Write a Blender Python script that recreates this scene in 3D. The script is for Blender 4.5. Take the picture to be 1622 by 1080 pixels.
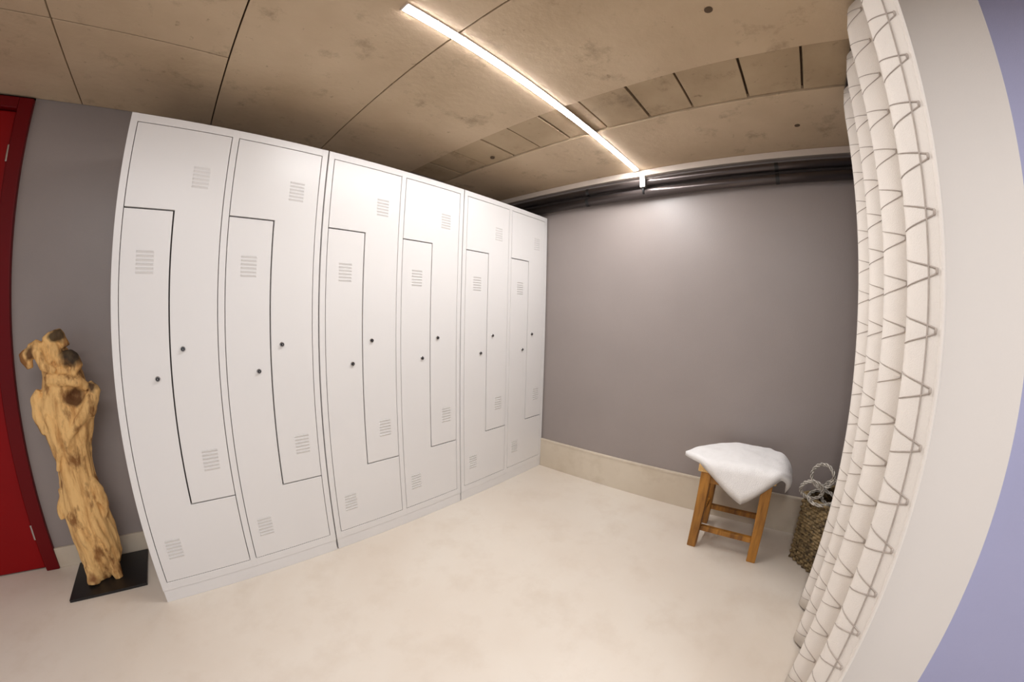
import bpy, bmesh, math, random
from mathutils import Vector, Matrix, noise

random.seed(7)
for o in list(bpy.data.objects):
    bpy.data.objects.remove(o)
scene = bpy.context.scene
C = scene.collection
PI = math.pi

# ------------------------------------------------------------------ camera
# wide fisheye lens: angle from the axis is a polynomial of the radius on the sensor
CAM = Vector((0.26524, -1.51224, 1.10297))
YAW, PITCH, ROLL = 0.7186656, -0.0711052, 0.0225405
SENSOR = 36.0
PXMM = 1622.0 / SENSOR
cam_data = bpy.data.cameras.new('camera')
cam_data.type = 'PANO'
cam_data.sensor_fit = 'HORIZONTAL'
cam_data.sensor_width = SENSOR
cam_data.sensor_height = SENSOR * 1080.0 / 1622.0
cam_data.clip_start = 0.01
lens = cam_data if hasattr(cam_data, 'panorama_type') else cam_data.cycles
lens.panorama_type = 'FISHEYE_LENS_POLYNOMIAL'
lens.fisheye_fov = math.radians(178)
lens.fisheye_polynomial_k0 = 0.0
lens.fisheye_polynomial_k1 = -0.00173242 * PXMM
lens.fisheye_polynomial_k2 = 0.0
lens.fisheye_polynomial_k3 = 0.3029119e-9 * PXMM ** 3
lens.fisheye_polynomial_k4 = 0.0
cam = bpy.data.objects.new('camera', cam_data)
C.objects.link(cam)
f = Vector((math.cos(PITCH) * math.cos(YAW), math.cos(PITCH) * math.sin(YAW), math.sin(PITCH)))
r0 = f.cross(Vector((0, 0, 1))).normalized()
u0 = r0.cross(f)
r1 = math.cos(ROLL) * r0 + math.sin(ROLL) * u0
u1 = -math.sin(ROLL) * r0 + math.cos(ROLL) * u0
m3 = Matrix((r1, u1, -f)).transposed()
cam.matrix_world = Matrix.Translation(CAM) @ m3.to_4x4()
scene.camera = cam

# ------------------------------------------------------------------ ambient and added fill light
world = bpy.data.worlds.new('world')
scene.world = world
world.use_nodes = True
bg = world.node_tree.nodes['Background']
bg.inputs[0].default_value = (0.90, 0.93, 1.0, 1)
bg.inputs[1].default_value = 0.30


def area_light(name, loc, size, energy, color, rot=(0, 0, 0)):
    d = bpy.data.lights.new(name, 'AREA')
    d.shape = 'RECTANGLE'
    d.size, d.size_y = size
    d.energy = energy
    d.color = color
    o = bpy.data.objects.new(name, d)
    o.location = loc
    o.rotation_euler = rot
    C.objects.link(o)
    return o


# added fill lights behind the photographer, standing in for the room's unseen lighting
area_light('rear_fill_light', (0.1, -2.9, 1.99), (1.2, 0.12), 13, (1.0, 0.99, 1.0))
area_light('rear_fill_light', (-0.25, -1.55, 1.995), (1.2, 0.04), 11, (1.0, 0.99, 1.0))
LED_STRENGTH = 85.0

scene.view_settings.view_transform = 'Standard'
scene.view_settings.look = 'None'
scene.view_settings.gamma = 1.0
scene.view_settings.use_curve_mapping = False
scene.view_settings.exposure = 0.70


# ------------------------------------------------------------------ helpers
def tag(o, label=None, cat=None, group=None, kind=None):
    if label: o['label'] = label
    if cat: o['category'] = cat
    if group: o['group'] = group
    if kind: o['kind'] = kind
    return o


def empty(name, loc, label, cat, group=None, rz=0.0):
    o = bpy.data.objects.new(name, None)
    o.empty_display_size = 0.05
    o.location = loc
    o.rotation_euler = (0, 0, rz)
    C.objects.link(o)
    return tag(o, label, cat, group)


class MB:
    """collects faces for one mesh"""
    def __init__(self):
        self.v, self.f, self.mi = [], [], []

    def add(self, verts, faces, mi=0):
        b = len(self.v)
        self.v += [tuple(x) for x in verts]
        self.f += [tuple(b + i for i in fc) for fc in faces]
        self.mi += [mi] * len(faces)
        return self

    def box(self, x0, x1, y0, y1, z0, z1, mi=0):
        v = [(x0, y0, z0), (x1, y0, z0), (x1, y1, z0), (x0, y1, z0), (x0, y0, z1), (x1, y0, z1), (x1, y1, z1), (x0, y1, z1)]
        fc = [(0, 3, 2, 1), (4, 5, 6, 7), (0, 1, 5, 4), (1, 2, 6, 5), (2, 3, 7, 6), (3, 0, 4, 7)]
        return self.add(v, fc, mi)

    def prism_xz(self, poly, y0, y1, mi=0):
        """polygon in x,z (counter-clockwise seen from -y) extruded in y"""
        n = len(poly)
        v = [(x, y0, z) for x, z in poly] + [(x, y1, z) for x, z in poly]
        fc = [tuple(range(n)), tuple(range(2 * n - 1, n - 1, -1))]
        fc += [(i, i + n, (i + 1) % n + n, (i + 1) % n) for i in range(n)]
        return self.add(v, fc, mi)

    def tube(self, pts, rad, n=8, closed=False, mi=0, cap=True):
        pts = [Vector(p) for p in pts]
        m = len(pts)
        rads = rad if isinstance(rad, (list, tuple)) else [rad] * m
        rings = []
        up = None
        for i, p in enumerate(pts):
            if closed:
                t = pts[(i + 1) % m] - pts[i - 1]
            else:
                t = pts[min(i + 1, m - 1)] - pts[max(i - 1, 0)]
            t.normalize()
            if up is None:
                up = Vector((0, 0, 1)) if abs(t.z) < 0.9 else Vector((1, 0, 0))
            a = (up - t * up.dot(t)).normalized()
            up = a
            b = t.cross(a)
            rings.append([p + (a * math.cos(2 * PI * k / n) + b * math.sin(2 * PI * k / n)) * rads[i] for k in range(n)])
        v = [q for r in rings for q in r]
        fc = []
        last = m if closed else m - 1
        for i in range(last):
            j = (i + 1) % m
            for k in range(n):
                l = (k + 1) % n
                fc.append((i * n + k, i * n + l, j * n + l, j * n + k))
        if cap and not closed:
            fc.append(tuple(range(n - 1, -1, -1)))
            fc.append(tuple((m - 1) * n + k for k in range(n)))
        return self.add(v, fc, mi)

    def lathe(self, prof, axis='y', n=16, c=(0, 0, 0), mi=0):
        """profile of (radius, height) turned about an axis through c"""
        v, fc = [], []
        for r, h in prof:
            for k in range(n):
                a = 2 * PI * k / n
                p, q = r * math.cos(a), r * math.sin(a)
                v.append((c[0] + p, c[1] + h, c[2] + q) if axis == 'y' else (c[0] + p, c[1] + q, c[2] + h))
        m = len(prof)
        for i in range(m - 1):
            for k in range(n):
                l = (k + 1) % n
                fc.append((i * n + k, i * n + l, (i + 1) * n + l, (i + 1) * n + k))
        fc.append(tuple(range(n)))
        fc.append(tuple((m - 1) * n + k for k in range(n)))
        return self.add(v, fc, mi)

    def mesh(self, name, *mats, smooth=False):
        me = bpy.data.meshes.new(name)
        me.from_pydata(self.v, [], self.f)
        for m in mats:
            me.materials.append(m)
        me.polygons.foreach_set('material_index', self.mi)
        bm = bmesh.new()
        bm.from_mesh(me)
        bmesh.ops.recalc_face_normals(bm, faces=bm.faces)
        bm.to_mesh(me)
        bm.free()
        if smooth:
            me.polygons.foreach_set('use_smooth', [True] * len(me.polygons))
        me.update()
        return me

    def build(self, name, mats, parent=None, bevel=0.0, smooth=False, loc=None):
        mats = mats if isinstance(mats, (list, tuple)) else [mats]
        return link(name, self.mesh(name, *mats, smooth=smooth), parent, bevel, loc)


def link(name, me, parent=None, bevel=0.0, loc=None):
    o = bpy.data.objects.new(name, me)
    C.objects.link(o)
    if parent: o.parent = parent
    if loc: o.location = loc
    if bevel:
        b = o.modifiers.new('bevel', 'BEVEL')
        b.width = bevel
        b.segments = 2
        b.limit_method = 'ANGLE'
    return o


# ------------------------------------------------------------------ materials
def s2l(c):
    return tuple(((x / 255) / 12.92 if x / 255 <= 0.04045 else ((x / 255 + 0.055) / 1.055) ** 2.4) for x in c) + (1,)


def new_mat(name):
    m = bpy.data.materials.new(name)
    m.use_nodes = True
    nt = m.node_tree
    return m, nt, nt.nodes['Principled BSDF']


def N(nt, kind, **kw):
    n = nt.nodes.new(kind)
    for k, v in kw.items():
        if hasattr(n, k) and k not in ('Scale', 'Detail'):
            setattr(n, k, v)
        else:
            n.inputs[k].default_value = v
    return n


def plain(name, rgb, rough=0.5, metal=0.0, var=0.06, scale=12.0, bump=0.0, bscale=200.0, stretch=None, world_co=False):
    """paint / plain stuff: a colour with a soft mottled variation and a fine bump"""
    m, nt, b = new_mat(name)
    L = nt.links
    if world_co:
        src = N(nt, 'ShaderNodeNewGeometry').outputs['Position']
    else:
        src = N(nt, 'ShaderNodeTexCoord').outputs['Object']
    if stretch:
        mp = N(nt, 'ShaderNodeMapping')
        mp.inputs['Scale'].default_value = stretch
        L.new(src, mp.inputs['Vector'])
        src = mp.outputs[0]
    no = N(nt, 'ShaderNodeTexNoise')
    no.inputs['Scale'].default_value = scale
    no.inputs['Detail'].default_value = 5
    L.new(src, no.inputs['Vector'])
    cr = N(nt, 'ShaderNodeValToRGB')
    base = s2l(rgb)
    lo = tuple(x * (1 - var) for x in base[:3]) + (1,)
    hi = tuple(min(1, x * (1 + var)) for x in base[:3]) + (1,)
    cr.color_ramp.elements[0].position = 0.3
    cr.color_ramp.elements[1].position = 0.7
    cr.color_ramp.elements[0].color = lo
    cr.color_ramp.elements[1].color = hi
    L.new(no.outputs['Fac'], cr.inputs['Fac'])
    L.new(cr.outputs[0], b.inputs['Base Color'])
    b.inputs['Roughness'].default_value = rough
    b.inputs['Metallic'].default_value = metal
    if bump:
        n2 = N(nt, 'ShaderNodeTexNoise')
        n2.inputs['Scale'].default_value = bscale
        n2.inputs['Detail'].default_value = 3
        L.new(src, n2.inputs['Vector'])
        bp = N(nt, 'ShaderNodeBump')
        bp.inputs['Strength'].default_value = bump
        bp.inputs['Distance'].default_value = 0.004
        L.new(n2.outputs['Fac'], bp.inputs['Height'])
        L.new(bp.outputs[0], b.inputs['Normal'])
    return m


def mix_layer(nt, color_in, fac_out, rgb):
    mx = nt.nodes.new('ShaderNodeMix')
    mx.data_type = 'RGBA'
    nt.links.new(fac_out, mx.inputs['Factor'])
    nt.links.new(color_in, mx.inputs['A'])
    mx.inputs['B'].default_value = s2l(rgb)
    return mx.outputs['Result']


def ramp(nt, fac, p0, p1, v0=0.0, v1=1.0):
    r = nt.nodes.new('ShaderNodeMapRange')
    r.inputs['From Min'].default_value = p0
    r.inputs['From Max'].default_value = p1
    r.inputs['To Min'].default_value = v0
    r.inputs['To Max'].default_value = v1
    nt.links.new(fac, r.inputs['Value'])
    return r.outputs[0]


def tex_noise(nt, src, scale, detail=4, rough=0.55, stretch=None):
    if stretch:
        mp = nt.nodes.new('ShaderNodeMapping')
        mp.inputs['Scale'].default_value = stretch
        nt.links.new(src, mp.inputs['Vector'])
        src = mp.outputs[0]
    n = nt.nodes.new('ShaderNodeTexNoise')
    n.inputs['Scale'].default_value = scale
    n.inputs['Detail'].default_value = detail
    n.inputs['Roughness'].default_value = rough
    nt.links.new(src, n.inputs['Vector'])
    return n.outputs['Fac']


def concrete(name, a, b_, dark):
    m, nt, b = new_mat(name)
    src = N(nt, 'ShaderNodeNewGeometry').outputs['Position']
    col = nt.nodes.new('ShaderNodeRGB')
    col.outputs[0].default_value = s2l(a)
    c = mix_layer(nt, col.outputs[0], ramp(nt, tex_noise(nt, src, 2.2, 5), 0.35, 0.68), b_)
    c = mix_layer(nt, c, ramp(nt, tex_noise(nt, src, 5.5, 8, 0.7), 0.56, 0.72, 0, 0.6), dark)
    c = mix_layer(nt, c, ramp(nt, tex_noise(nt, src, 24, 3, 0.6), 0.68, 0.76, 0, 0.5), dark)
    nt.links.new(c, b.inputs['Base Color'])
    b.inputs['Roughness'].default_value = 0.75
    bp = N(nt, 'ShaderNodeBump')
    bp.inputs['Strength'].default_value = 0.25
    bp.inputs['Distance'].default_value = 0.006
    nt.links.new(tex_noise(nt, src, 30, 6), bp.inputs['Height'])
    nt.links.new(bp.outputs[0], b.inputs['Normal'])
    return m


def stone(name, a, b_, c_, rough):
    m, nt, b = new_mat(name)
    src = N(nt, 'ShaderNodeNewGeometry').outputs['Position']
    col = nt.nodes.new('ShaderNodeRGB')
    col.outputs[0].default_value = s2l(a)
    c = mix_layer(nt, col.outputs[0], ramp(nt, tex_noise(nt, src, 1.6, 5), 0.35, 0.7), b_)
    c = mix_layer(nt, c, ramp(nt, tex_noise(nt, src, 4.5, 8, 0.65), 0.5, 0.72, 0, 0.6), c_)
    nt.links.new(c, b.inputs['Base Color'])
    nt.links.new(ramp(nt, tex_noise(nt, src, 6, 4), 0.3, 0.7, rough - 0.06, rough + 0.1), b.inputs['Roughness'])
    bp = N(nt, 'ShaderNodeBump')
    bp.inputs['Strength'].default_value = 0.05
    bp.inputs['Distance'].default_value = 0.003
    nt.links.new(tex_noise(nt, src, 60, 4), bp.inputs['Height'])
    nt.links.new(bp.outputs[0], b.inputs['Normal'])
    return m


def wood(name, light, dark, rough=0.6, scale=6.0, stretch=(1, 1, 0.12), bump=0.3):
    m, nt, b = new_mat(name)
    src = N(nt, 'ShaderNodeTexCoord').outputs['Object']
    col = nt.nodes.new('ShaderNodeRGB')
    col.outputs[0].default_value = s2l(light)
    g = tex_noise(nt, src, scale * 6, 6, 0.6, stretch)
    c = mix_layer(nt, col.outputs[0], ramp(nt, g, 0.4, 0.66), dark)
    nt.links.new(c, b.inputs['Base Color'])
    b.inputs['Roughness'].default_value = rough
    bp = N(nt, 'ShaderNodeBump')
    bp.inputs['Strength'].default_value = bump
    bp.inputs['Distance'].default_value = 0.003
    nt.links.new(g, bp.inputs['Height'])
    nt.links.new(bp.outputs[0], b.inputs['Normal'])
    return m


M = {}
M['wall'] = plain('grey_wall_paint', (151, 141, 137), 0.36, var=0.03, scale=3, bump=0.12, bscale=220, world_co=True)
M['niche'] = plain('wall_paint_cool_tint', (174, 175, 208), 0.6, var=0.02, scale=3, bump=0.1, bscale=220, world_co=True)  # grey paint with the cool daylight put into its colour
M['pier'] = plain('white_wall_paint', (232, 226, 220), 0.6, var=0.015, scale=3, bump=0.06, bscale=200, world_co=True)
M['concrete'] = concrete('raw_concrete', (208, 186, 157), (190, 167, 138), (120, 99, 74))
M['concrete_dark'] = concrete('darker_concrete', (190, 168, 138), (164, 142, 113), (98, 80, 58))
M['joint'] = plain('joint_brown', (88, 70, 52), 0.9, world_co=True)  # dark brown of the panel joints and anchor plugs
M['floor'] = stone('pale_stone_floor', (222, 213, 201), (215, 203, 189), (206, 192, 176), 0.36)
M['skirt'] = stone('stone_skirting', (214, 202, 184), (200, 186, 166), (184, 168, 146), 0.4)
M['locker'] = plain('locker_enamel', (224, 221, 219), 0.33, var=0.012, scale=2, bump=0.02, bscale=400)
M['gap_shade'] = plain('door_gap_shade', (90, 86, 82), 0.7)  # dark grey put in for the shade behind the door gaps
M['lock'] = plain('lock_cylinder', (60, 58, 60), 0.3, metal=0.6)
M['chrome'] = plain('brushed_steel', (200, 198, 196), 0.25, metal=1.0, var=0.03)
M['slit'] = plain('vent_slit_shade', (192, 189, 186), 0.8)  # darker than the enamel, painting the shade in the louvre slits
M['red'] = plain('red_lacquer', (140, 3, 7), 0.45, var=0.08, scale=2)
M['red_dark'] = plain('dark_red_lacquer', (104, 4, 10), 0.4, var=0.08, scale=2)
for k_ in ('red', 'red_dark'):
    M[k_].node_tree.nodes['Principled BSDF'].inputs['Specular IOR Level'].default_value = 0.22
M['black'] = plain('black_steel', (24, 23, 24), 0.4, var=0.15)
M['rail'] = plain('anthracite_tube', (88, 80, 78), 0.30, metal=0.7, var=0.08)
M['batten'] = plain('pale_batten', (214, 200, 188), 0.55, var=0.03)
M['alu'] = plain('aluminium_profile', (196, 194, 190), 0.35, metal=0.9, var=0.02)
M['towel'] = plain('white_terry', (243, 241, 240), 0.95, var=0.02, scale=40, bump=0.6, bscale=260)
M['curtain'] = plain('curtain_cloth', (233, 226, 218), 0.85, var=0.02, scale=9, bump=0.25, bscale=420)
M['cord'] = plain('grey_cord', (178, 167, 158), 0.9, var=0.1, scale=60)
M['stool'] = wood('honey_wood', (176, 120, 44), (112, 70, 18), 0.5, 5.0)
M['seat'] = wood('pale_seat_wood', (222, 182, 120), (186, 140, 78), 0.5, 5.0, (0.15, 1, 1))
M['wicker'] = wood('brown_wicker', (142, 120, 82), (56, 42, 24), 0.7, 9.0, (1, 1, 1), 0.5)
M['hoop'] = wood('pale_willow', (208, 202, 192), (130, 120, 108), 0.5, 12.0, (1, 1, 1), 0.3)

m, nt, b = new_mat('led_diffuser')
b.inputs['Base Color'].default_value = (0.9, 0.9, 0.9, 1)
b.inputs['Emission Color'].default_value = (1.0, 0.995, 1.0, 1)
b.inputs['Emission Strength'].default_value = LED_STRENGTH
M['led'] = m

# driftwood: bleached tan, fibres along the trunk, dark stains, the hollow's shade painted brown
m, nt, b = new_mat('bleached_driftwood')
src = N(nt, 'ShaderNodeTexCoord').outputs['Object']
col = nt.nodes.new('ShaderNodeRGB')
col.outputs[0].default_value = s2l((238, 193, 126))
g = tex_noise(nt, src, 38, 7, 0.65, (1, 1, 0.16))
c = mix_layer(nt, col.outputs[0], ramp(nt, g, 0.46, 0.64), (196, 146, 86))
c = mix_layer(nt, c, ramp(nt, tex_noise(nt, src, 15, 5, 0.6, (1, 1, 0.4)), 0.53, 0.64, 0, 0.95), (134, 86, 40))
warp = nt.nodes.new('ShaderNodeTexNoise')
warp.inputs['Scale'].default_value = 18
nt.links.new(src, warp.inputs['Vector'])
wv = nt.nodes.new('ShaderNodeVectorMath')
wv.operation = 'MULTIPLY_ADD'
nt.links.new(warp.outputs['Color'], wv.inputs[0])
wv.inputs[1].default_value = (0.06, 0.06, 0.06)
nt.links.new(src, wv.inputs[2])
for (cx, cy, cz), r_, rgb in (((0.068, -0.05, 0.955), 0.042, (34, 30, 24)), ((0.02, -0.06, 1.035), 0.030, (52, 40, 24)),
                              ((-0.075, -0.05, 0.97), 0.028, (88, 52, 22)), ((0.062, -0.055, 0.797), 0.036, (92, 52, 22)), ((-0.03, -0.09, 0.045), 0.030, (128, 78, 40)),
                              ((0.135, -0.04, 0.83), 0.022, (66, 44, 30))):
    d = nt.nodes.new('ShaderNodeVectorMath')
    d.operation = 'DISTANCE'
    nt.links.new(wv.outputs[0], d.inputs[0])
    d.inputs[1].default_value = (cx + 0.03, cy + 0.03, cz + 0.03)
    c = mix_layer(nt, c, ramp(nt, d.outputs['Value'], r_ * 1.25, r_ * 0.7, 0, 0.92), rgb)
nt.links.new(c, b.inputs['Base Color'])
b.inputs['Roughness'].default_value = 0.8
bp = N(nt, 'ShaderNodeBump')
bp.inputs['Strength'].default_value = 0.6
bp.inputs['Distance'].default_value = 0.008
nt.links.new(g, bp.inputs['Height'])
nt.links.new(bp.outputs[0], b.inputs['Normal'])
M['drift'] = m

# ------------------------------------------------------------------ the setting
H_C = 2.01          # ceiling
X_B = 2.355         # back wall
Y_L = 0.46          # wall behind the lockers
XMIN, YMIN = -2.4, -4.2


def struct(name, mb, mat, bevel=0.0):
    return tag(mb.build(name, mat, None, bevel), kind='structure')


struct('floor', MB().box(XMIN, X_B + 0.1, YMIN, Y_L + 0.1, -0.1, 0), M['floor'])
struct('wall_back', MB().box(X_B, X_B + 0.12, YMIN, Y_L + 0.12, 0, H_C + 0.05), M['wall'])
DX1 = -0.500        # right edge of the red door frame
DX0 = -1.50
w = MB().box(DX1, X_B, Y_L, Y_L + 0.12, 0, H_C + 0.05)
w.box(XMIN, DX0, Y_L, Y_L + 0.12, 0, H_C + 0.05)
w.box(DX0, DX1, Y_L + 0.10, Y_L + 0.12, 0, H_C + 0.05)
struct('wall_left', w, M['wall'])

# concrete ceiling: slab, with the shuttering panels as pieces below it
ceil = struct('ceiling', MB().box(XMIN, X_B + 0.1, YMIN, Y_L + 0.1, H_C + 0.028, H_C + 0.14), M['joint'])
GAP = 0.0025


def panel(x0, x1, y0, y1, z0, mat, name='panel'):
    q = GAP if name == 'panel' else 0.0045
    lo = MB().box(x0 + q, x1 - q, y0 + q, y1 - q, z0, H_C + 0.03)
    return lo.build(name, mat, ceil, 0.002)


panel(1.765, X_B, -2.6, Y_L, H_C, M['concrete'])
panel(1.765, X_B, YMIN, -2.6, H_C, M['concrete'])
for x0, x1 in ((0.888, 1.485), (0.295, 0.888)):
    panel(x0, x1, -2.05, Y_L, H_C, M['concrete'])
    panel(x0, x1, YMIN, -2.05, H_C, M['concrete'])
for x0, x1 in ((-0.300, 0.295), (-0.895, -0.300), (-1.49, -0.895), (XMIN, -1.49)):
    panel(x0, x1, -0.135, Y_L, H_C, M['concrete'])
    panel(x0, x1, -2.45, -0.135, H_C, M['concrete'])
    panel(x0, x1, YMIN, -2.45, H_C, M['concrete'])
ys = [Y_L, 0.25, 0.03, -0.19, -0.375, -0.565, -0.78, -0.995, -1.195, -1.43, -1.647, -1.87, -2.09, -2.31, -2.53, -2.75, -2.97, -3.2, -3.5, -3.85, YMIN]
for k in range(len(ys) - 1):
    panel(1.485, 1.765, ys[k + 1], ys[k], H_C + 0.006 + 0.003 * (k % 2), M['concrete_dark'], 'square_panel')
for px, py in ((1.218, -1.397), (1.692, -0.084), (2.05, -1.62)):
    MB().lathe([(0.013, 0.004), (0.013, -0.002), (0.006, -0.003)], 'z', 12, (px, py, H_C)).build('anchor_plug', M['joint'], ceil)

# skirting boards
sk = MB().box(X_B - 0.016, X_B, YMIN, 0.0, 0, 0.208)
sk.box(X_B - 0.019, X_B, YMIN, 0.0, 0.200, 0.212)
struct('baseboard_back', sk, M['skirt'], 0.0015)
struct('baseboard_left', MB().box(DX1, 0.0, Y_L - 0.013, Y_L, 0, 0.098), M['skirt'], 0.0015)

# red door with its frame in the left wall
dr = MB().box(DX0, DX0 + 0.06, Y_L - 0.022, Y_L + 0.10, 0, 2.0).box(DX1 - 0.060, DX1, Y_L - 0.022, Y_L + 0.10, 0, 2.0)
dr.box(DX0 + 0.06, DX1 - 0.06, Y_L - 0.022, Y_L + 0.10, 1.95, 2.0)
door = bpy.data.objects.new('door_1', None)
door.location = ((DX0 + DX1) / 2, Y_L, 0)
C.objects.link(door)
tag(door, kind='structure')
off = Vector(door.location)


def under_door(mb, name, mat, bevel=0.0, parent=None):
    mb.v = [tuple(Vector(p) - off) for p in mb.v]
    return mb.build(name, mat, parent or door, bevel)


under_door(dr, 'door_frame', M['red_dark'], 0.004)
under_door(MB().box(DX0 + 0.066, DX1 - 0.070, Y_L + 0.004, Y_L + 0.044, 0.006, 1.945), 'door_leaf', M['red'], 0.004)
for hz in (1.76, 0.19, 0.95):
    hg = MB()
    hg.lathe([(0.006, -0.036), (0.008, -0.034), (0.008, 0.034), (0.006, 0.036)], 'z', 10, (DX1 - 0.065, Y_L - 0.006, hz))
    hg.box(DX1 - 0.073, DX1 - 0.057, Y_L - 0.003, Y_L + 0.004, hz - 0.03, hz + 0.03)
    if hz != 0.95:
        under_door(hg, 'hinge', M['chrome'], 0.001)

# white pier at the mouth of the niche and the grey wall, tinted for cool daylight, running on from it
struct('wall_pier', MB().box(1.295, 1.55, -2.118, -1.905, 0, H_C + 0.02), M['pier'], 0.004)
struct('wall_right', MB().box(1.37, 1.52, YMIN, -2.118, 0, H_C + 0.02), M['niche'])

# pale batten where the back wall meets the ceiling
struct('trim_1', MB().box(X_B - 0.035, X_B, YMIN, Y_L, 1.972, H_C - 0.001), M['batten'], 0.002)

# ------------------------------------------------------------------ dark tubes along the back wall
def tube_rail(z, rad, x, label, y0, y1):
    t = empty('wall_tube', (x, (y0 + y1) / 2, z), label, 'pipe', 'dark tubes along the back wall')
    h = (y1 - y0) / 2
    MB().tube([(0, -h, 0), (0, h, 0)], rad, 20).build('tube', M['rail'], t, 0, True)
    for k in range(3):
        yy = -h + 0.35 + k * 1.15
        if -h < yy < h:
            cl = MB()
            cl.tube([(0, yy - 0.010, 0), (0, yy + 0.010, 0)], rad + 0.0012, 20)
            cl.box(0, X_B - x, yy - 0.008, yy + 0.008, -0.006, 0.006)
            cl.build('clamp', M['black'], t)
    return t


tube_rail(1.922, 0.024, X_B - 0.034, 'upper dark tube running along the top of the grey back wall', -3.0, 0.45)
tube_rail(1.856, 0.028, X_B - 0.036, 'lower dark tube running along the top of the grey back wall', -3.0, 0.45)

# ------------------------------------------------------------------ LED bar under the ceiling
LY = -0.697
lx0, lx1 = 0.690, 2.300
t = empty('led_light_bar', ((lx0 + lx1) / 2, LY, H_C), 'long glowing white strip lamp mounted under the concrete ceiling', 'ceiling light')
h = (lx1 - lx0) / 2
MB().box(-h, h, -0.0185, 0.0185, -0.0030, 0).build('housing', M['batten'], t, 0.0008)
prof = [(0.0155 * math.cos(PI * k / 8), -0.0030 - 0.0035 * math.sin(PI * k / 8) ** 0.6) for k in range(9)]
mb = MB()
nn = len(prof)
mb.add([(-h + 0.004, y, z) for y, z in prof] + [(h - 0.004, y, z) for y, z in prof],
       [(i, i + 1, i + 1 + nn, i + nn) for i in range(nn - 1)] + [tuple(range(nn)), tuple(range(2 * nn - 1, nn - 1, -1)), (0, nn, 2 * nn - 1, nn - 1)])
mb.build('diffuser', M['led'], t, 0, True)
for s in (-1, 1):
    MB().box(min(s * h, s * (h + 0.004)), max(s * h, s * (h + 0.004)), -0.0185, 0.0185, -0.0075, 0).build('end_cap', M['batten'], t)
# small junction box where the feed cable comes up
t = empty('junction_box', (2.305, -0.742, 1.905), 'small pale metal junction box on the dark tubes at the lamp end', 'electrical box')
MB().box(-0.026, 0.014, -0.017, 0.017, -0.022, 0.052).build('case', M['alu'], t, 0.003)
MB().tube([(-0.012, 0, -0.022), (-0.012, 0, -0.040), (-0.010, 0, -0.062)], 0.008, 8).build('cable_gland', M['black'], t, 0, True)

# ------------------------------------------------------------------ lockers
W, R_, MID = 0.7830, 0.0276, 0.0123
ZT, ZB, ZU, ZL = 1.769, 0.0904, 1.4606, 0.3992
LH, LD = 1.8, 0.445
cols = ((R_, W / 2 - MID), (W / 2 + MID, W - R_))
g = 0.0026


def body_mesh():
    mb = MB()
    e = 0.0028
    mb.box(e, R_, 0, LD, 0.055, LH)                       # left stile and side
    mb.box(W - R_, W - e, 0, LD, 0.055, LH)
    mb.box(W / 2 - MID, W / 2 + MID, 0, LD, 0.055, LH - 0.001)
    mb.box(e + 0.001, W - e - 0.001, 0.0004, LD, ZT, LH - 0.0004)
    mb.box(e + 0.001, W - e - 0.001, 0.0004, LD, 0.055, ZB)
    mb.box(e + 0.001, W - e - 0.001, LD - 0.004, LD - 0.001, 0.06, LH - 0.002)
    for xl, xr in cols:                                   # dark sheets behind the doors, painting the shade of the gaps
        mb.box(xl, xr, 0.026, 0.030, ZB, ZT, 1)
    return mb.mesh('body', M['locker'], M['gap_shade'])


def upper_mesh(xl, xr):
    xm = (xl + xr) / 2
    p = [(xl + g, ZU + g), (xm + g, ZU + g), (xm + g, ZL + g), (xr - g, ZL + g), (xr - g, ZT - g), (xl + g, ZT - g)]
    return MB().prism_xz(p, 0.0, 0.020).mesh('door', M['locker'])


def lower_mesh(xl, xr):
    xm = (xl + xr) / 2
    p = [(xl + g, ZB + g), (xr - g, ZB + g), (xr - g, ZL - g), (xm - g, ZL - g), (xm - g, ZU - g), (xl + g, ZU - g)]
    return MB().prism_xz(p, 0.0, 0.020).mesh('door', M['locker'])


def vent_mesh():
    mb = MB()
    for k in range(6):
        z = (k - 2.5) * 0.0142
        hw = 0.031
        d = 0.0034
        # pressed louvre leaning outwards, its slit above drawn by a darker face
        v = [(-hw, 0, z - 0.006), (hw, 0, z - 0.006), (hw - 0.003, -d, z + 0.001), (-hw + 0.003, -d, z + 0.001), (-hw, 0, z + 0.003), (hw, 0, z + 0.003)]
        mb.add(v, [(0, 1, 2, 3), (0, 3, 4), (1, 5, 2)], 0)
        mb.add(v, [(3, 2, 5, 4)], 1)
    return mb.mesh('vent', M['locker'], M['slit'])


def lock_mesh():
    mb = MB()
    mb.lathe([(0.0125, 0.001), (0.0125, -0.003), (0.0105, -0.005)], 'y', 18)
    mb.lathe([(0.0088, -0.004), (0.0088, -0.011), (0.0070, -0.013)], 'y', 18, (0, 0, 0), 1)
    mb.box(-0.0012, 0.0012, -0.0145, -0.012, -0.004, 0.004, 0)
    return mb.mesh('lock', M['chrome'], M['lock'])


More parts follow.
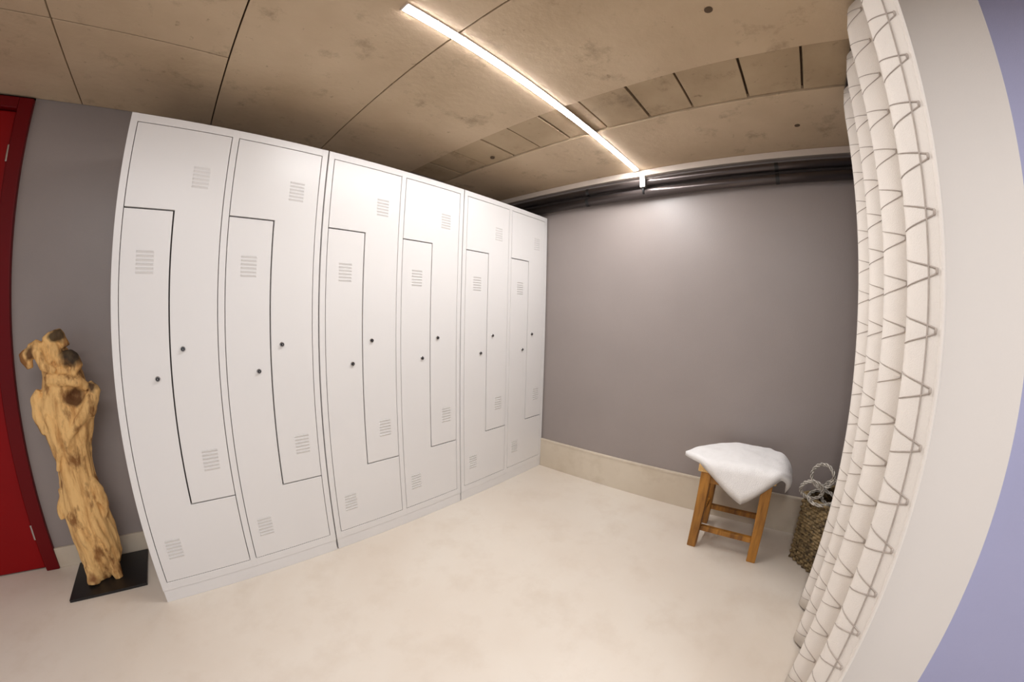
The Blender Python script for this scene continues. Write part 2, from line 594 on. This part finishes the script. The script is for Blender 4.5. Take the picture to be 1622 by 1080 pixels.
body_me, vent_me, lock_me = body_mesh(), vent_mesh(), lock_mesh()
up_me = [upper_mesh(*c) for c in cols]
low_me = [lower_mesh(*c) for c in cols]
plinth_me = MB().box(0.004, W - 0.004, 0.0022, LD - 0.01, 0, 0.0545).mesh('plinth', M['locker'])
labels = ('light grey steel locker unit with Z-shaped doors beside the driftwood sculpture',
          'light grey steel locker unit with Z-shaped doors, middle one of the row',
          'light grey steel locker unit with Z-shaped doors in the corner against the back wall')
for i in range(3):
    t = empty('locker_unit', (i * W, 0, 0), labels[i], 'locker', 'row of Z-door locker units')
    link('body', body_me, t, 0.0012)
    link('plinth', plinth_me, t, 0.001)
    for c, (xl, xr) in enumerate(cols):
        x0 = xl - R_
        up = link('door', up_me[c], t, 0.0012)
        low = link('door', low_me[c], t, 0.0012)
        for par, (vx, vz) in ((up, (0.286, 1.592)), (low, (0.116, 1.278)), (up, (0.308, 0.562)), (low, (0.098, 0.232))):
            link('vent', vent_me, par, 0, (vx + x0, 0.0, vz))
        link('lock', lock_me, up, 0, (0.249 + x0, 0.0, 0.979)).scale = (0.78, 0.78, 0.78)
        link('lock', lock_me, low, 0, (0.153 + x0, 0.0, 0.880)).scale = (0.78, 0.78, 0.78)

# ------------------------------------------------------------------ driftwood sculpture
BX, BY = -0.265, 0.30
t = empty('driftwood_sculpture', (BX, BY, 0), 'pale knotted driftwood trunk upright on a flat black steel plate', 'sculpture')
MB().box(-0.402 - BX, -0.076 - BX, 0.155 - BY, 0.437 - BY, 0, 0.012).build('base_plate', M['black'], t, 0.001)
# outline (z, left x, right x, depth half, y shift) of the trunk
prof = [(0.012, -0.318, -0.222, 0.050, 0.0), (0.05, -0.345, -0.190, 0.062, 0.0), (0.10, -0.353, -0.172, 0.070, 0.0), (0.17, -0.352, -0.166, 0.072, 0.0),
        (0.25, -0.352, -0.168, 0.070, 0.0), (0.33, -0.352, -0.176, 0.066, 0.0), (0.40, -0.343, -0.182, 0.062, 0.0), (0.47, -0.334, -0.184, 0.058, 0.0),
        (0.54, -0.334, -0.184, 0.058, 0.0), (0.60, -0.344, -0.180, 0.062, -0.005), (0.66, -0.354, -0.166, 0.068, -0.01), (0.72, -0.358, -0.150, 0.072, -0.01),
        (0.78, -0.352, -0.150, 0.074, -0.01), (0.83, -0.338, -0.165, 0.068, -0.005), (0.88, -0.330, -0.175, 0.060, 0.0), (0.93, -0.330, -0.196, 0.055, 0.0),
        (0.975, -0.335, -0.226, 0.048, 0.0), (1.01, -0.325, -0.256, 0.036, 0.0), (1.03, -0.310, -0.275, 0.018, 0.0)]
mb = MB()
NR, NK = 120, 56


def lerp_prof(z):
    for a, b_ in zip(prof, prof[1:]):
        if a[0] <= z <= b_[0]:
            u = (z - a[0]) / (b_[0] - a[0])
            return [p + (q - p) * u for p, q in zip(a, b_)]
    return prof[-1]


vs, fs = [], []
for i in range(NR):
    z = prof[0][0] + (prof[-1][0] - prof[0][0]) * i / (NR - 1)
    _, xl, xr, dh, ysft = lerp_prof(z)
    cx, hw = (xl + xr) / 2 - BX, (xr - xl) / 2
    tw = 1.4 * z
    for k in range(NK):
        a = 2 * PI * k / NK
        ca, sa = math.cos(a), math.sin(a)
        # twisting ribs and gnarls
        rib = noise.noise(Vector((2.6 * math.cos(a + tw), 2.6 * math.sin(a + tw), z * 3.0)))
        rib2 = noise.noise(Vector((7 * math.cos(a + tw), 7 * math.sin(a + tw), z * 7.0 + 9)))
        d = 1 + 0.17 * rib + 0.11 * rib2
        if z < 0.09:
            d *= 1 - 0.16 * (1 - z / 0.09) * max(0, math.cos(3 * a + 0.6))
        # hollow under the shoulder
        hol = math.exp(-(((cx + hw * ca) - 0.065) / 0.035) ** 2 - ((z - 0.80) / 0.035) ** 2) if sa < 0 else 0
        vs.append((cx + hw * d * ca, ysft + dh * d * sa * (1 - 0.75 * hol), z))
for i in range(NR - 1):
    for k in range(NK):
        l = (k + 1) % NK
        fs.append((i * NK + k, i * NK + l, (i + 1) * NK + l, (i + 1) * NK + k))
fs.append(tuple(range(NK - 1, -1, -1)))
fs.append(tuple((NR - 1) * NK + k for k in range(NK)))
mb.add(vs, fs)


def limb(pts, rads):
    """one root or horn grown out of the trunk"""
    n = 10
    P, Rr = [], []
    for i in range(len(pts) - 1):
        for s in range(6):
            u = s / 6
            P.append(Vector(pts[i]).lerp(Vector(pts[i + 1]), u))
            Rr.append(rads[i] + (rads[i + 1] - rads[i]) * u)
    P.append(Vector(pts[-1]))
    Rr.append(rads[-1])
    P = [p + Vector((noise.noise(p * 14) * 0.010, noise.noise(p * 14 + Vector((5, 0, 0))) * 0.010, noise.noise(p * 14 + Vector((0, 7, 0))) * 0.008)) for p in P]
    Rr = [r * (1 + 0.25 * noise.noise(p * 30)) for p, r in zip(P, Rr)]
    mb.tube(P, Rr, n)


limb([(-0.02, -0.03, 0.93), (-0.075, -0.045, 0.985), (-0.115, -0.04, 0.955), (-0.100, -0.045, 0.915)], [0.038, 0.030, 0.024, 0.014])   # curled knob
limb([(0.0, -0.03, 0.95), (-0.02, -0.045, 1.02), (0.02, -0.04, 1.035), (0.045, -0.03, 0.99)], [0.035, 0.026, 0.022, 0.014])
limb([(0.02, -0.03, 0.93), (0.06, -0.05, 0.945), (0.088, -0.05, 0.915), (0.070, -0.05, 0.885)], [0.036, 0.030, 0.022, 0.014])         # dark knot
limb([(0.05, -0.02, 0.70), (0.115, -0.035, 0.76), (0.142, -0.035, 0.815), (0.120, -0.03, 0.850)], [0.050, 0.036, 0.022, 0.010])       # shoulder horn
limb([(-0.03, -0.04, 0.87), (0.03, -0.07, 0.865), (0.09, -0.06, 0.86), (0.11, -0.04, 0.83)], [0.030, 0.024, 0.020, 0.014])           # brow over the hollow
limb([(-0.06, -0.02, 0.68), (-0.090, -0.03, 0.74), (-0.092, -0.03, 0.80), (-0.075, -0.03, 0.83)], [0.040, 0.028, 0.020, 0.012])
limb([(-0.06, 0.0, 0.42), (-0.088, -0.01, 0.35), (-0.095, -0.015, 0.30)], [0.028, 0.018, 0.008])
limb([(0.135, -0.045, 0.80), (0.095, -0.070, 0.735), (0.035, -0.074, 0.665), (-0.01, -0.060, 0.60)], [0.016, 0.020, 0.018, 0.010])      # ridge below the hollow
limb([(-0.075, -0.03, 0.80), (-0.045, -0.068, 0.72), (-0.03, -0.066, 0.62), (-0.05, -0.050, 0.52)], [0.016, 0.018, 0.016, 0.008])
limb([(0.055, -0.02, 0.46), (0.088, -0.03, 0.415), (0.092, -0.03, 0.35), (0.075, -0.03, 0.29)], [0.020, 0.022, 0.020, 0.010])
limb([(-0.055, -0.045, 0.33), (-0.02, -0.070, 0.25), (0.0, -0.070, 0.17), (-0.015, -0.055, 0.09)], [0.012, 0.018, 0.020, 0.010])
limb([(0.03, -0.055, 0.36), (0.05, -0.066, 0.27), (0.06, -0.060, 0.17), (0.06, -0.045, 0.10)], [0.010, 0.015, 0.016, 0.008])
limb([(-0.095, -0.05, 0.99), (-0.06, -0.07, 0.965), (-0.035, -0.075, 0.92), (0.01, -0.075, 0.895)], [0.014, 0.018, 0.020, 0.012])
limb([(-0.03, -0.03, 0.10), (-0.04, -0.05, 0.05), (-0.045, -0.06, 0.012)], [0.034, 0.030, 0.026])
limb([(0.04, -0.02, 0.12), (0.06, -0.035, 0.06), (0.068, -0.045, 0.012)], [0.034, 0.028, 0.022])
tr = mb.build('trunk', M['drift'], t, 0, True)
rm = tr.modifiers.new('merge', 'REMESH')
rm.mode = 'VOXEL'
rm.voxel_size = 0.0045
rm.use_smooth_shade = True

# ------------------------------------------------------------------ stool and towel
SX0, SX1, SY0, SY1, SZ = 1.955, 2.265, -1.570, -1.205, 0.448
scx, scy = (SX0 + SX1) / 2, (SY0 + SY1) / 2
t = empty('wooden_stool', (scx, scy, 0), 'small honey-coloured wooden stool standing before the grey back wall', 'stool')


def sb(x0, x1, y0, y1, z0, z1):
    return MB().box(x0 - scx, x1 - scx, y0 - scy, y1 - scy, z0, z1)


sb(SX0, SX1, SY0, SY1, SZ - 0.040, SZ).build('seat', M['seat'], t, 0.006)
lw = 0.025
LX, LYs = (1.985, 2.235), (-1.535, -1.240)
for x in LX:
    for y in LYs:
        mb = MB()
        sgx, sgy = (-1 if x < scx else 1), (-1 if y < scy else 1)
        v = []
        for z, wv_, ox in ((0, lw * 0.86, 0.004), (SZ - 0.041, lw, -0.004)):
            for dx, dy in ((-1, -1), (1, -1), (1, 1), (-1, 1)):
                v.append((x - scx + sgx * ox + dx * wv_, y - scy + sgy * ox + dy * wv_, z))
        mb.add(v, [(0, 3, 2, 1), (4, 5, 6, 7), (0, 1, 5, 4), (1, 2, 6, 5), (2, 3, 7, 6), (3, 0, 4, 7)])
        mb.build('leg', M['stool'], t, 0.004)
for x in LX:
    sb(x - 0.011, x + 0.011, LYs[0] + lw - 0.002, LYs[1] - lw + 0.002, SZ - 0.095, SZ - 0.041).build('apron', M['stool'], t, 0.002)
    sb(x - 0.012, x + 0.012, LYs[0] + lw - 0.004, LYs[1] - lw + 0.004, 0.095, 0.122).build('stretcher', M['stool'], t, 0.003)
for y in LYs:
    sb(LX[0] + lw - 0.002, LX[1] - lw + 0.002, y - 0.011, y + 0.011, SZ - 0.095, SZ - 0.041).build('apron', M['stool'], t, 0.002)
    sb(LX[0] + lw - 0.004, LX[1] - lw + 0.004, y - 0.012, y + 0.012, 0.140, 0.166).build('stretcher', M['stool'], t, 0.003)

# folded towel lying cornerwise over the seat
F_, L_, Q_ = Vector((1.788, -1.430)), Vector((2.045, -1.095)), Vector((2.105, -1.735))
TT = 0.028


def drape(p, lift):
    """a point of the flat towel laid on the seat and bent over its edges"""
    x, y = p
    def bend(over, r0=0.012):
        rr = r0 + lift
        if over <= 0:
            return 0.0, 0.0
        arc = rr * PI / 2
        if over < arc:
            a = over / rr
            return rr * math.sin(a), rr * (1 - math.cos(a))
        return rr + 0.10 * (over - arc), rr + 0.985 * (over - arc)
    e = 0.010
    hx = hy = dz1 = dz2 = 0
    X, Y = x, y
    if x < SX0 + e:
        hx, dz1 = bend(SX0 + e - x)
        X = SX0 + e - hx
    elif x > SX1 - e:
        hx, dz1 = bend(x - SX1 + e)
        X = SX1 - e + hx
    if y < SY0 + e:
        hy, dz2 = bend(SY0 + e - y, 0.055)
        Y = SY0 + e - hy
    elif y > SY1 - e:
        dz2 = 0.06 * (y - SY1 + e)
    dz = math.hypot(dz1, dz2)
    wob = 0.006 * noise.noise(Vector((x * 9, y * 9, 0))) + 0.004 * noise.noise(Vector((x * 22, y * 22, 3)))
    dome = 0.016 * max(0, 1 - ((x - scx) / 0.22) ** 2) * max(0, 1 - ((y - scy) / 0.25) ** 2)
    return Vector((X, Y, SZ + 0.001 + lift - dz + (wob + dome) * (1 if lift > 0.005 else 0.15)))


NT = 44
mb = MB()
top, bot = [], []
for i in range(NT + 1):
    for j in range(NT + 1):
        u, v = i / NT, j / NT
        qa, qb = 2 * u - 1, 2 * v - 1
        sq = 1 - 0.055 * min(abs(qa), abs(qb)) ** 4
        p = F_ + (L_ - F_) * (0.5 + 0.5 * qa * sq) + (Q_ - F_) * (0.5 + 0.5 * qb * sq)
        cu = min(1.0, 14 * min(u, 1 - u, v, 1 - v) + 0.75)
        top.append(drape(p, TT * math.sqrt(cu)) - Vector((scx, scy, 0)))
        bot.append(drape(p, 0.0) - Vector((scx, scy, 0)))
n1 = NT + 1
fs = []
for i in range(NT):
    for j in range(NT):
        a = i * n1 + j
        fs.append((a, a + n1, a + n1 + 1, a + 1))
        fs.append(tuple(n1 * n1 + q for q in (a, a + 1, a + n1 + 1, a + n1)))
bd = [j for j in range(n1)] + [i * n1 + NT for i in range(1, n1)] + [NT * n1 + j for j in range(NT - 1, -1, -1)] + [i * n1 for i in range(NT - 1, 0, -1)]
for q in range(len(bd)):
    a, b_ = bd[q], bd[(q + 1) % len(bd)]
    fs.append((a, b_, n1 * n1 + b_, n1 * n1 + a))
mb.add(top + bot, fs)
tw = mb.build('towel', M['towel'], None, 0, True, (scx, scy, 0))
tag(tw, 'folded white towel draped cornerwise over the wooden stool', 'towel')

# ------------------------------------------------------------------ wicker basket
ax = Vector((-0.73, -0.683, 0)).normalized()
ay = Vector((0.683, -0.73, 0)).normalized()
corner = Vector((2.105, -1.715, 0))
S = 0.235
bc = corner + ax * S / 2 + ay * S / 2
rz = math.atan2(ax.y, ax.x)
t = empty('wicker_basket', bc, 'square dark brown wicker basket beside the curtain, pale hoops standing in it', 'basket', None, rz)
HB = 0.335
hs = S / 2


def ring_pts(off, n_side, amp, phase, z):
    pts = []
    hsz = hs * (0.97 + 0.05 * z / HB) + off
    cn = [(-hsz, -hsz), (hsz, -hsz), (hsz, hsz), (-hsz, hsz)]
    tot = 4 * n_side
    for sd in range(4):
        (x0, y0), (x1, y1) = cn[sd], cn[(sd + 1) % 4]
        nx, ny = (y1 - y0) / (2 * hsz), -(x1 - x0) / (2 * hsz)
        for k in range(n_side):
            u = (k + 0.5) / n_side
            wv_ = amp * (1 if (k + phase) % 2 == 0 else -1)
            pts.append((x0 + (x1 - x0) * u + nx * wv_, y0 + (y1 - y0) * u + ny * wv_, z + random.uniform(-0.0012, 0.0012)))
    return pts


stakes = MB()
n_side = 14
for k, p in enumerate(ring_pts(0, n_side, 0, 0, 0)):
    q = (p[0] * 1.05, p[1] * 1.05)
    stakes.tube([(p[0], p[1], 0.004), (q[0], q[1], HB)], 0.0035, 5)
stakes.build('stakes', M['wicker'], t, 0, True)
nz = 22
for k in range(nz):
    z = 0.009 + k * (HB - 0.018) / (nz - 1)
    band = k < 4 or k > nz - 6
    MB().tube(ring_pts(0, n_side, 0.0068 if band else 0.0045, k, z), 0.0082 if band else 0.0078, 6, True).build('weaver', M['wicker'], t, 0, True)
for q in range(2):
    rim = ring_pts(0.001, 20, 0.005, q, HB + 0.004)
    MB().tube(rim, 0.008, 6, True).build('rim_braid', M['wicker'], t, 0, True)
MB().box(-hs + 0.012, hs - 0.012, -hs + 0.012, hs - 0.012, 0.003, 0.012).build('bottom', M['wicker'], t)
inv = Matrix.Rotation(-rz, 4, 'Z') @ Matrix.Translation(-bc)


def hoop(cx, cy, cz, R, axis_angle, tilt, strands=3):
    mb = MB()
    base = inv @ Vector((cx, cy, cz))
    rot = Matrix.Rotation(axis_angle - rz, 3, 'Z') @ Matrix.Rotation(tilt, 3, 'X')
    for s in range(strands):
        pts = []
        n = 56
        for k in range(n):
            a = 2 * PI * k / n
            w_ = 5 * a + s * 2 * PI / strands
            rr = R + 0.0055 * math.cos(w_)
            pts.append(base + rot @ Vector((rr * math.cos(a), 0.0055 * math.sin(w_), rr * math.sin(a))))
        mb.tube(pts, 0.0034, 6, True)
    return tag(mb.build('twisted_hoop', M['hoop'], t, 0, True), 'pale twisted hoop')


hoop(2.050, -1.772, 0.458, 0.052, math.radians(65), 0.15)
hoop(2.035, -1.735, 0.392, 0.050, math.radians(85), -0.35)
hoop(2.065, -1.830, 0.385, 0.055, math.radians(40), 0.5)
hoop(2.060, -1.790, 0.352, 0.060, math.radians(60), 1.35)

# ------------------------------------------------------------------ curtain with laced folds
crests = [(1.09, -1.757), (1.31, -1.763), (1.53, -1.771), (1.742, -1.779)]
valleys = [(0.98, -1.862), (1.20, -1.866), (1.42, -1.868), (1.636, -1.868), (1.80, -1.866)]
keys = []
for k in range(4):
    keys += [valleys[k], crests[k]]
keys.append(valleys[4])


def cy_at(x):
    for a, b_ in zip(keys, keys[1:]):
        if a[0] <= x <= b_[0]:
            u = (x - a[0]) / (b_[0] - a[0])
            s = 0.5 - 0.5 * math.cos(PI * u)
            return a[1] + (b_[1] - a[1]) * s
    return keys[-1][1]


XE = 1.036
CT, CB = 1.976, 0.012
t = empty('curtain', (1.42, -1.82, CB), 'white padded curtain gathered in deep folds with grey zigzag lacing', 'curtain')
co = Vector(t.location)
NX, NZ = 170, 34


def cpt(x, z, off=0.0):
    """point of the cloth; off along the outward (room side) normal"""
    zz = (z - CB) / (CT - CB)
    pinch = 1 - 0.35 * max(0, (zz - 0.94) / 0.06) ** 2
    sway = 0.006 * noise.noise(Vector((x * 4, 0, z * 1.3)))
    y = -1.82 + (cy_at(x) + 1.82) * pinch + sway
    if off:
        d = (cy_at(x + 0.002) - cy_at(x - 0.002)) / 0.004 * pinch
        nrm = Vector((-d, 1, 0)).normalized()
        return Vector((x, y, z)) + nrm * off
    return Vector((x, y, z))


mb = MB()
grid = [[cpt(XE + (1.80 - XE) * i / NX, CB + (CT - CB) * j / NZ) - co for j in range(NZ + 1)] for i in range(NX + 1)]
vs = [p for row in grid for p in row]
mb.add(vs, [(i * (NZ + 1) + j, (i + 1) * (NZ + 1) + j, (i + 1) * (NZ + 1) + j + 1, i * (NZ + 1) + j + 1) for i in range(NX) for j in range(NZ)])
cl = mb.build('cloth', M['curtain'], t, 0, True)
so = cl.modifiers.new('thickness', 'SOLIDIFY')
so.thickness = 0.006
so.offset = -1

PER = 0.1035
tips = [1.052, 1.272, 1.492, 1.704]
rows = [1.108 + PER * k for k in range(-10, 9)]
for fi, xt in enumerate(tips):
    lac = MB()
    for z0 in rows:
        kn = cpt(xt - 0.010, z0, 0.002) - co
        lac.tube([kn - Vector((0, 0, 0.006)), kn - Vector((0, 0, 0.003)), kn + Vector((0, 0, 0.003)), kn + Vector((0, 0, 0.006))], [0.0012, 0.0028, 0.0028, 0.0012], 6)
        for sg in (-1, 1):
            pts, rads = [], []
            for k in range(10):
                u = k / 9
                # even steps along the cloth from the knot over the crest of the fold
                x = max(XE + 0.003, xt - 0.010 + 0.026 * u + 0.022 * u * u)
                z = z0 + sg * (0.004 + 0.021 * u)
                pts.append(cpt(x, z, 0.001) - co)
                rads.append((0.0019 if fi == 0 else 0.0016) - 0.0009 * u)
            lac.tube(pts, rads, 5)
    tag(lac.build('lacing', M['cord'], t, 0, True), 'grey zigzag lacing cords', kind='stuff')
# raised seam down the near edge
MB().tube([cpt(XE + 0.015, CB + (CT - CB) * k / 30, 0.0012) - co for k in range(31)], 0.0018, 6).build('edge_seam', M['cord'], t, 0, True)
MB().tube([cpt(XE + 0.001, CB + (CT - CB) * k / 30, -0.003) - co for k in range(31)], 0.0048, 8).build('edge_piping', M['curtain'], t, 0, True)
# ceiling track and gliders that carry it
t2 = empty('curtain_track', (1.42, -1.82, H_C), 'slim dark ceiling track carrying the white curtain', 'curtain rail')
MB().box(-0.40, 0.385, -0.012, 0.012, -0.014, 0).build('track', M['rail'], t2, 0.001)
for k, (x, y) in enumerate(crests + valleys[1:4]):
    MB().tube([(x - 1.42, 0, -0.014), (x - 1.42, (y + 1.82) * 0.3, -0.036)], 0.003, 6).build('glider', M['rail'], t2)
